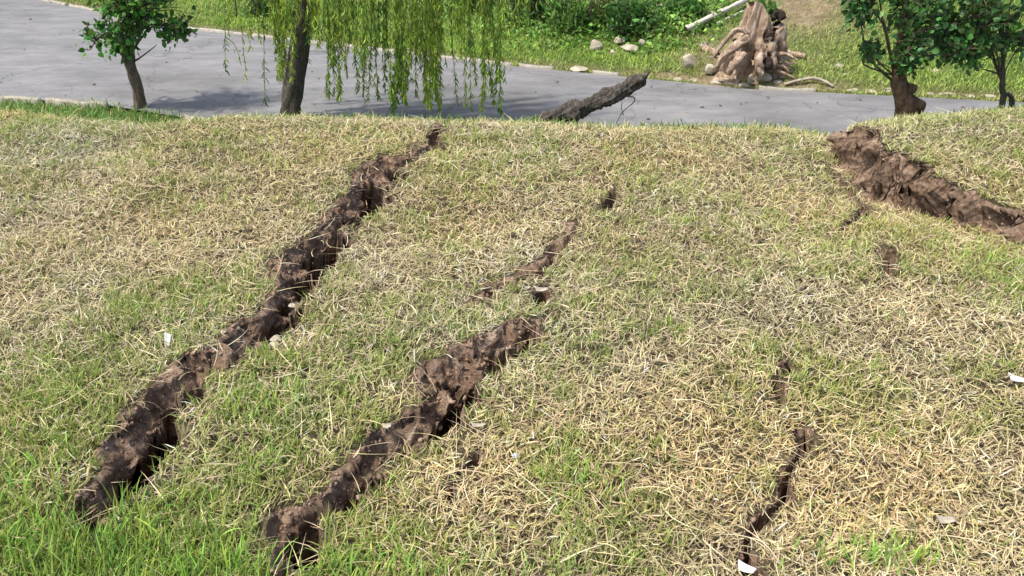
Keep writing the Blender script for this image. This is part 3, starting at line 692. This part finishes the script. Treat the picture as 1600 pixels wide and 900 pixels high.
for P, dens in list(strands):
    for _ in range(r_.integers(0, 2)):
        i = r_.integers(8, 15); q = P[i]; a = r_.random()*6.283; o_ = r_.uniform(.03, .11); l_ = r_.uniform(.12, .38)
        strands.append((smooth_path([q, q+[np.cos(a)*o_*.7, np.sin(a)*o_*.7, -l_*.35], q+[np.cos(a)*o_, np.sin(a)*o_, -l_]], 9), dens*.9))
LPs = []; LDs = []; cols = []
for P, dens in strands:
    n_ = int(np.linalg.norm(P[0]-P[-1])*dens*2.3); tt = np.sort(r_.random(n_)**.85)*(len(P)-1.01); i = tt.astype(int); f = (tt-i)[:, None]; q = P[i]*(1-f)+P[i+1]*f
    LPs.append(q); ang = r_.random(n_)*6.283; sp = r_.uniform(.15, .85, n_)*np.where(tt > len(P)*.7, 1.1, 1)
    LDs.append(np.stack([np.cos(ang)*sp, np.sin(ang)*sp, -np.ones(n_)], -1)); base = np.array((.38, .50, .07)) if r_.random() < .62 else np.array((.18, .32, .05))
    cols.append(vary(n_, base*np.exp(r_.normal()*.15), .22, .08))
V, L_, Cn = tubes([(P, np.linspace(.004, .0018, len(P))) for P, d in strands], 4, 0, False); np_mesh('hanging_twigs', V-np.array(b3), L_, Cn, M['willow_twig'], None, True, wt)
P = np.vstack(LPs)-np.array(b3); n = len(P)
leaves('crown', P, np.vstack(LDs), r_.uniform(.035, .08, n), r_.uniform(.13, .20, (n, 1)), np.vstack(cols), wt)

# ================================================================== LOGS, STUMP, STONES
# dark log leaning up from the mound's far slope over the road
Ya = 5.55
pts = [at(800, 206, Ya-.1), at(850, 191, Ya-.05), at(890, 176, Ya), at(925, 162, Ya+.02), at(960, 148, Ya+.03), at(986, 133, Ya+.04), at(1008, 122, Ya+.05)]
root = thing('leaning_log', tuple(pts[1]), 'dark cracked log sticking up from the grass in front of the road', 'log')
off = np.array(pts[1]); V, L_, Cn = tubes([(smooth_path([tuple(p) for p in pts], 110), np.interp(np.linspace(0, 1, 110), [0, .25, .35, .5, .62, .68, .8, .9, .97, 1], [.052, .058, .066, .056, .058, .050, .052, .045, .038, .022]))], 48, .42, True, 9)
np_mesh('bark_stem', V-off, L_, Cn, M['bark_dark'], None, True, root)
V, L_, Cn = tubes([(smooth_path([at(975, 150, Ya), at(990, 152, Ya), at(990, 160, Ya), at(972, 176, Ya), at(962, 196, Ya)], 14), np.linspace(.006, .002, 14)), (smooth_path([at(972, 160, Ya), at(971, 170, Ya), at(974, 178, Ya)], 6), np.linspace(.003, .002, 6))], 5, .2, True, 2)
np_mesh('twig', V-off, L_, Cn, M['twig'], None, True, root)
V, L_, Cn = tubes([(smooth_path([at(996, 126, Ya), at(1006, 122, Ya-.02), at(1015, 111, Ya-.02)], 8), np.linspace(.028, .008, 8))], 8, .8, True, 5)
np_mesh('broken_tip', V-off, L_, Cn, M['bark_dark'], None, True, root)

# uprooted stump on the far bank
g0 = gfar(1178, 112); root = thing('tree_stump', tuple(g0), 'big pale uprooted tree stump with flared roots on the far bank', 'stump')
S = 9.9/1256*1.02
D0 = g0.y
def hp(px, py, dy=0): return at(px, py, D0+dy)-g0
nth = 180; nh = 80; tv = np.linspace(0, 1, nh); th = np.linspace(0, 2*np.pi, nth, endpoint=False)
bl_ = hp(1172, 112); tp_ = hp(1194, 18); TH, TV = np.meshgrid(th, tv)
lob = 1+.20*(1-TV)*np.cos(5*TH+1.0)+.12*np.cos(9*TH+2*TV)+.22*(fbm(np.cos(TH)*2.2+3, np.sin(TH)*2.2+TV*2, 71)-.5)+.16*(np.abs(vn(np.cos(TH)*6+9, np.sin(TH)*6+TV*5, 72)*2-1)-.4)+.10*(vn(np.cos(TH)*14+9, np.sin(TH)*14+TV*14, 73)-.5)
rad = np.interp(TV, [0, .12, .35, .6, .85, 1], [.38, .33, .28, .25, .22, .18])*lob
for ta, tv_, wa, wv in ((5.6, .25, .10, .10), (4.0, .5, .09, .12), (4.75, .72, .10, .07), (3.6, .2, .12, .12), (5.4, .78, .12, .08), (4.9, .18, .08, .07)):
    rad = rad*(1-.5*np.exp(-((TH-ta)/wa)**2)*np.exp(-((TV-tv_)/wv)**2))
rad = rad*(1-.55*np.exp(-((TH-5.15)/.22)**2)*np.exp(-((TV-.42)/.28)**2))*(1-.45*np.exp(-((TH-4.35)/.13)**2)*np.exp(-((TV-.25)/.2)**2))*(1-.5*np.exp(-((TH-5.0)/.3)**2)*np.exp(-((TV-.05)/.12)**2))
cx_ = bl_[0]+(tp_[0]-bl_[0])*TV; zz = -.06+(tp_[2]+.03)*TV+.05*TV*np.cos(TH-2.6)*3*(TV > .9)*0
topj = np.where(TV > .85, (TV-.85)/.15, 0)*(.13*np.cos(TH-3.3)+.06*np.cos(3*TH))
X_ = cx_+rad*np.cos(TH); Y_ = rad*np.sin(TH)*.85; Z_ = zz+topj
V = np.stack([X_, Y_, Z_], -1).reshape(-1, 3); idx = np.arange(nh*nth).reshape(nh, nth); nx = np.roll(idx, -1, 1)
L_ = np.concatenate([np.stack([idx[:-1], nx[:-1], nx[1:], idx[1:]], -1).reshape(-1)]); np_mesh('stump_body', V, L_, np.full((nh-1)*nth, 4), M['wood'], None, True, root)
inner = np.stack([cx_[-1]+rad[-1]*.8*np.cos(th), rad[-1]*.8*np.sin(th)*.85, Z_[-1]-.05], -1)
deep = np.stack([cx_[-1]*np.ones(nth), np.zeros(nth), np.full(nth, Z_[-1].min()-.15)], -1)
rim = V.reshape(nh, nth, 3)[-1]
VV = np.vstack([rim, inner, deep]); ix = np.arange(3*nth).reshape(3, nth); nx = np.roll(ix, -1, 1)
np_mesh('hollow_top', VV, np.stack([ix[:-1], nx[:-1], nx[1:], ix[1:]], -1).reshape(-1), np.full(2*nth, 4), M['hollow_shade'], None, True, root)
for i, (pts_, r0, r1) in enumerate([([(1168, 60, -.2), (1140, 78, -.28), (1124, 98, -.25), (1118, 112, -.2)], .05, .018), ([(1165, 50, -.18), (1150, 48, -.2), (1128, 70, -.15), (1116, 90, -.1)], .035, .014), ([(1160, 85, -.35), (1148, 100, -.42), (1138, 116, -.4)], .055, .03),
                           ([(1215, 45, -.1), (1222, 70, -.12), (1220, 95, -.1), (1214, 112, -.1)], .07, .04), ([(1205, 25, 0), (1216, 22, -.03), (1221, 32, -.05)], .06, .045), ([(1188, 85, -.35), (1186, 105, -.42), (1190, 120, -.42)], .05, .03),
                           ([(1218, 95, -.1), (1226, 104, -.1), (1234, 112, -.08)], .05, .02), ([(1178, 20, -.02), (1182, 12, -.02), (1184, 6, 0)], .05, .02), ([(1200, 60, -.22), (1208, 80, -.27), (1206, 108, -.3)], .05, .045)]):
    V, L_, Cn = tubes([(smooth_path([tuple(hp(a, b_, c)) for a, b_, c in pts_], 14), np.linspace(r0, r1, 14))], 12, .8, True, 20+i); np_mesh('root', V, L_, Cn, M['wood'] if i != 4 else M['hollow_shade'], None, True, root)
rs_ = np.random.default_rng(77)
for i, (q, rr_, tl) in enumerate(((hp(1203, 62, -.235), (.045, .04, .13), .1), (hp(1198, 100, -.345), (.075, .05, .075), .0), (hp(1172, 75, -.29), (.02, .03, .045), 0), (hp(1176, 88, -.31), (.018, .03, .035), 0), (hp(1150, 64, -.20), (.035, .03, .03), 0))):
    lump('hollow_shade', q, rr_, M['hollow_shade'], 400+i, parent=root, tilt=tl)  # dark lumps at the openings, their shade put into the colour
for i in range(12):
    a = rs_.uniform(2.6, 6.4); r0 = rs_.uniform(.24, .34); l_ = rs_.uniform(.10, .28); z0 = rs_.uniform(.03, .25); c0 = np.array([bl_[0]+r0*np.cos(a), r0*np.sin(a), z0])
    c1_ = c0+np.array([l_*np.cos(a), l_*np.sin(a), rs_.uniform(-.5, .15)*l_]); c1_[2] = max(c1_[2], .0)
    V, L_, Cn = tubes([(smooth_path([c0-np.array([np.cos(a), np.sin(a), 0])*.06, (c0+c1_)/2+rs_.normal(size=3)*.03, c1_], 10), np.linspace(rs_.uniform(.018, .035), .006, 10))], 8, .7, True, 60+i); np_mesh('root', V, L_, Cn, M['wood'], None, True, root)
pp = np.array(hp(1200, 22)); n = 26; ds = np.stack([rng.normal(size=n)*.5, rng.normal(size=n)*.5, rng.uniform(.5, 1, n)], -1)
leaves('sprout', pp+rng.normal(size=(n, 3))*.03+np.array([0, 0, .03]), ds, rng.uniform(.08, .16, n), rng.uniform(.3, .4, (n, 1)), vary(n, (.10, .20, .04)), root)

# pale fallen pole on the slope
def pole(name, a, b_, r0, r1, mt, label, cat, seed, group=None, rough=.25, bend=0):
    a = Vector(a); b_ = Vector(b_); root = thing(name, tuple((a+b_)/2), label, cat, group); m = (a+b_)/2+Vector((0, 0, bend)); off = np.array((a+b_)/2)
    V, L_, Cn = tubes([(smooth_path([tuple(a), tuple(m), tuple(b_)], 20), np.linspace(r0, r1, 20))], 14, rough, False, seed); np_mesh('stem', V-off, L_, Cn, mt, None, True, root)
    for p, q, r_ in ((a, b_, r0), (b_, a, r1)):
        d = (q-p).normalized(); P = np.array([tuple(p+d*.004), tuple(p+d*.02)]); V, L_, Cn = tubes([(P, [r_*.96, r_*.9])], 14, 0, True, seed); np_mesh('cut_end', V-off, L_, Cn, M['hollow_shade'], None, False, root)
    return root
pa = gfar(1070, 58, .09); pb = gfar(1166, 12, .10)
pole('fallen_pole', pa, pb, .036, .030, M['pole'], 'long straight pale pole lying on the slope left of the stump', 'pole', 3, rough=.35)
pa = gfar(1118, 42, .03); pb = gfar(1160, 22, .03)
pole('fallen_branch', pa, pb, .022, .018, M['pole'], 'short pale branch lying tight against the long pole', 'branch', 4)
pole('fallen_branch', gfar(1218, 86, .04), gfar(1258, 93, .03), .035, .03, M['wood'], 'short pale branch on the grass right of the stump', 'branch', 5)
pole('fallen_branch', gfar(1203, 117, .02), gfar(1238, 115, .02), .018, .012, M['pole'], 'thin bleached stick in front of the stump at its right foot', 'stick', 6)
pole('fallen_branch', gfar(1036, 24, .04), gfar(1056, 4, .05), .035, .03, M['pole'], 'short pale branch among the weeds at the top edge', 'branch', 7)
pole('fallen_branch', gfar(1100, 80, .04), gfar(1122, 92, .04), .045, .03, M['wood'], 'stubby brown wood chunk left of the stump', 'branch', 8, rough=.8)
# curved root at the road edge
V, L_, Cn = tubes([(smooth_path([gfar(1225, 136, .02), gfar(1245, 133, .04), gfar(1268, 131, .06), gfar(1288, 134, .04), gfar(1302, 138, .01)], 20), np.interp(np.linspace(0, 1, 20), [0, .5, 1], [.012, .02, .012]))], 10, .4, True, 6)
tag(np_mesh('curved_branch', V, L_, Cn, M['stone'], None, True), 'low arched pale branch lying along the far road edge', 'branch')

stn = [(930, 79, .075, .06, 'round pale stone in the grass left of the stone pile'), (966, 70, .10, .05, 'topmost pale stone of the pile in the weeds'), (984, 82, .11, .04, 'long flat stone at the front of the pile'),
       (1003, 74, .06, .05, 'small mossy stone on the right end of the pile'), (957, 82, .05, .03, 'small stone at the left end of the pile'), (1074, 108, .085, .09, 'upright round stone standing alone near the road edge'),
       (1110, 116, .09, .05, 'low mossy stone between the upright stone and the stump'), (1190, 127, .10, .055, 'rounded pale stone at the road edge below the stump'), (1172, 133, .035, .05, 'narrow pale stone touching the road edge under the stump'),
       (1178, 116, .08, .06, 'mossy stone leaning on the foot of the stump'), (1215, 129, .06, .03, 'flat yellowish stone at the road edge right of the stump foot'), (1312, 104, .05, .028, 'white stone alone on the green bank'),
       (1322, 117, .03, .02, 'tiny white pebble just below the white stone on the bank'), (1463, 112, .06, .03, 'pale flat stone on the bank between the two right trees'), (1100, 78, .05, .05, 'round pinkish stone by the wood chunk left of the stump'),
       (1240, 129, .05, .025, 'little pale stone beside the arched branch'), (1030, 18, .06, .05, 'white stone in the weeds near the top edge'), (1112, 28, .07, .035, 'brownish flat stone above the long pole'),
       (905, 107, .13, .02, 'flat broken slab at the far kerb behind the dark log')]
for i, (px, py, rx, rz_, lb) in enumerate(stn):
    g0_ = gfar(px, py); tag(lump('stone', (g0_.x, g0_.y, g0_.z+(rz_*.6+.02 if rz_ > .03 else -.004)), (rx*1.2, rx*.85, rz_*1.25), M['stone'], 100+i, rz=i*1.3), lb, 'stone', 'stones on the far bank')
# pale edge stones along the overgrown kerb
EL_ = ['pale kerb stone at the road edge just left of below the upright round stone', 'pale kerb stone at the road edge just right of below the upright round stone', 'pale kerb stone at the road edge below the low mossy stone',
       'pale kerb stone at the road edge below the left roots of the stump', 'pale kerb stone at the road edge below the middle of the stump', 'leftmost kerb stone right of the arched branch', 'kerb stone just left of the twig of the knobbly tree',
       'kerb stone directly behind the left edge of the knobbly trunk', 'kerb stone just right of the knobbly trunk', 'kerb stone below the pale flat stone between the right trees', 'middle one of the kerb stones between the two right trees',
       'second kerb stone to the left of the thin tree', 'kerb stone nearest to the thin tree trunk']
sl_ = [1060, 1085, 1120, 1140, 1160, 1335, 1362, 1388, 1420, 1452, 1480, 1515, 1545]
for i, px in enumerate(sl_):
    py = float(np.interp(px, [1000, 1170, 1400, 1600], [121, 137, 147, 157])); g0_ = gfar(px, py); nm = EL_[i]
    tag(lump('edge_stone', (g0_.x, g0_.y+.03, g0_.z+.005), (.07+.04*random.random(), .04, .022+.02*random.random()), M['stone'], 200+i, rz=random.uniform(-.5, .1)), nm, 'stone', 'broken kerb stones along the far road edge')

# ------------------------------------------------------------------ shrubs behind the road
def bush(name, px, py, rx, ry, hh, num, base_col, leaf, label, seed, asp=.5, cat='bush', up=.5):
    c = gfar(px, py); r_ = np.random.default_rng(seed); root = thing(name, tuple(c), label, cat, 'bushes beyond the road'); paths = []; LP = []; LD = []
    for i in range(num):
        a = r_.random()*6.283; q = r_.random()**.5; e = np.array([np.cos(a)*rx*q, np.sin(a)*ry*q, hh*r_.uniform(.35, 1.0)*(1-.45*q*q)]); s0 = np.array([e[0]*.35, e[1]*.35, -.03])
        pth = smooth_path([s0, (s0+e)/2+r_.normal(size=3)*.04, e], 7); paths.append((pth, np.linspace(.007, .002, 7)))
        k = 16; tt = r_.random(k)**.7; i_ = (tt*5.99).astype(int); LP.append(pth[i_]+r_.normal(size=(k, 3))*.035); LD.append(r_.normal(size=(k, 3))+np.array([0, 0, up]))
    V, L_, Cn = tubes(paths, 4, 0, False, 1); np_mesh('stems', V, L_, Cn, M['twig'], None, True, root)
    P = np.vstack(LP); n = len(P); leaves('foliage', P, np.vstack(LD), r_.uniform(leaf*.6, leaf*1.3, n), r_.uniform(asp*.7, asp*1.2, (n, 1)), vary(n, base_col, .35, .1), root)
bush('bush', 830, 42, .42, .3, .95, 60, (.04, .10, .02), .09, 'dark green bush right of the willow curtain', 1, .35)
bush('bush', 985, 58, .42, .3, .60, 60, (.06, .15, .03), .09, 'dark leafy bush above the pile of stones', 2, .5)
bush('bush', 885, 50, .36, .3, .80, 55, (.16, .30, .06), .11, 'bright green reedy bush behind the thin bare stem', 3, .22, up=1.6)
bush('bush', 745, 15, .35, .3, .5, 40, (.05, .12, .025), .08, 'dark low bush showing through the willow strands', 4, .4)
bush('bush', 1070, 24, .30, .3, .35, 42, (.10, .22, .045), .08, 'mid green bush left of the upper end of the pole', 5, .5)
bush('bush', 408, 28, .25, .25, .5, 34, (.05, .11, .025), .07, 'small dark bush left of the willow trunk beyond the road', 6, .4)
bush('bush', 940, 38, .35, .3, .6, 42, (.20, .24, .08), .09, 'yellowish weedy bush at the top edge behind the bare stem', 7, .3, up=1)
c = gfar(923, 52); V, L_, Cn = tubes([(smooth_path([c-Vector((0, 0, .05)), c+Vector((-.01, 0, .3)), c+Vector((.02, 0, .8)), c+Vector((0, .02, 1.3))], 12), np.linspace(.018, .008, 12))]+
        [(smooth_path([c+Vector((0, 0, z)), c+Vector((sx*.12, 0, z+.12))], 5), np.linspace(.006, .003, 5)) for z, sx in ((.5, 1), (.7, -1), (.95, 1))], 7, .3, True, 2)
tag(np_mesh('bare_sapling', V, L_, Cn, M['twig'], None, True), 'thin bare upright stem standing in the weeds', 'sapling')
for px, py in ((370, 22),):
    c = gfar(px, py+8); V, L_, Cn = tubes([(smooth_path([c-Vector((0, 0, .05)), c+Vector((.02, 0, .35)), c+Vector((0, 0, .7))], 10), np.linspace(.012, .006, 10))], 6, .3, True, 2)
    tag(np_mesh('bare_sapling', V, L_, Cn, M['twig'], None, True), 'thin bare stem on the far grass left of the willow', 'sapling')

n = 160; x = rng.uniform(-8, 6, n); y = np.where(rng.random(n) < .6, ynear(x)+.1+rng.random(n)**2*2, ynear(x)+rng.random(n)*(yfar(x)-ynear(x)))
o = leaves('leaf_litter', np.stack([x, y, np.full(n, ROADZ+.024)], -1), np.stack([rng.normal(size=n), rng.normal(size=n), np.full(n, .05)], -1), rng.uniform(.02, .05, n), rng.uniform(.3, .7, (n, 1)), vary(n, (.20, .17, .08), .4, .15)); o['kind'] = 'stuff'
# ------------------------------------------------------------------ scraps and stones on the lawn
def scrap(px, py, sx, sy, rz, label, lift=.02, tilt=.3, cat='scrap', name='paper_scrap', z=None):
    x, y = gp(px, py); zz = float(zsurf(np.array([x]), np.array([y]))[0])+lift if z is None else z
    x, y = gp(px, py, zz); a = np.linspace(-1, 1, 7); A, B = np.meshgrid(a, a)
    Xs = A*sx/2*(1+.12*np.sin(B*2)); Ys = B*sy/2*(1-.15*A); Zs = .12*sx*(A**2-.5*B*A)+.0
    V0 = np.stack([Xs, Ys, Zs], -1).reshape(-1, 3); V1 = V0-np.array([0, 0, .0012]); i = np.arange(49).reshape(7, 7)
    q = np.stack([i[:-1, :-1], i[:-1, 1:], i[1:, 1:], i[1:, :-1]], -1).reshape(-1, 4); rim = list(i[0])+list(i[1:, -1])+list(i[-1, ::-1][1:])+list(i[::-1, 0][1:-1])
    e = [(rim[k], rim[k-1], rim[k-1]+49, rim[k]+49) for k in range(len(rim))]
    L_ = np.concatenate([q.ravel(), (q[:, ::-1]+49).ravel(), np.array(e).ravel()]); o = np_mesh(name, np.vstack([V0, V1]), L_, np.full(len(L_)//4, 4), M['paper'] if name == 'paper_scrap' else M['stone'], None, True)
    o.location = (x, y, zz); o.rotation_euler = (tilt, .1, rz); return tag(o, label, cat)
scrap(1166, 888, .042, .022, -.4, 'white folded paper scrap at the foot of the narrow right crack', lift=.015)
scrap(1590, 592, .055, .022, -.25, 'white scrap on the grass at the right edge of the lawn', lift=.03)
scrap(262, 532, .020, .050, .1, 'small white scrap standing in the grass left of the long crack', lift=.03, tilt=1.0)
scrap(846, 452, .055, .022, .2, 'pale chip of stone over the small hole in the lawn', lift=.02, name='pale_chip', cat='chip')
scrap(824, 449, .022, .016, .6, 'tiny pale chip left of the small hole', lift=.02, name='pale_chip', cat='chip')
scrap(348, 518, .025, .018, .6, 'tiny pale chip at the left lip of the long crack', lift=.02, name='pale_chip', cat='chip')
scrap(298, 184, .07, .04, .3, 'pale chip on the crest of the mound near the left tree', lift=.03, name='pale_chip', cat='chip')
scrap(605, 665, .025, .016, .3, 'tiny pale chip beside the middle crack', lift=.02, name='pale_chip', cat='chip')
scrap(748, 664, .045, .012, .2, 'narrow pale chip right of the middle crack', lift=.03, name='pale_chip', cat='chip')
scrap(1478, 812, .05, .02, .1, 'pale curled flake among the straw near the lower right', lift=.03, name='pale_chip', cat='chip')
for i, (px, py, r_, lb) in enumerate([(432, 534, .022, 'upper of two small white stones on the right lip of the long crack'), (430, 547, .020, 'lower of two small white stones on the right lip of the long crack'), (458, 480, .016, 'small pale stone high on the right lip of the long crack')]):
    x, y = gp(px, py); zz = float(zsurf(np.array([x]), np.array([y]))[0]); tag(lump('white_stone', (x, y, zz), (r_*1.1, r_*.9, r_*.6), M['stone'], 300+i), lb, 'stone', 'small white stones by the long crack')
x, y = gp(805, 745); zz = float(zsurf(np.array([x]), np.array([y]))[0]); root = thing('white_flower', (x, y, zz), 'tiny white flower on a thin stem in the grass right of the middle crack', 'flower')
V, L_, Cn = tubes([(smooth_path([(-.02, 0, 0), (-.008, 0, .03), (0, 0, .055)], 6), np.linspace(.0016, .0012, 6))], 5, 0, True); np_mesh('stem', V, L_, Cn, M['willow_twig'], None, True, root)
n = 7; a = np.linspace(0, 6.283, n, endpoint=False); leaves('petals', np.tile([0, 0, .055], (n, 1)).astype(float), np.stack([np.cos(a), np.sin(a), .5*np.ones(n)], -1), np.full(n, .013), np.full((n, 1), .8), np.full((n, 3), .8), root)
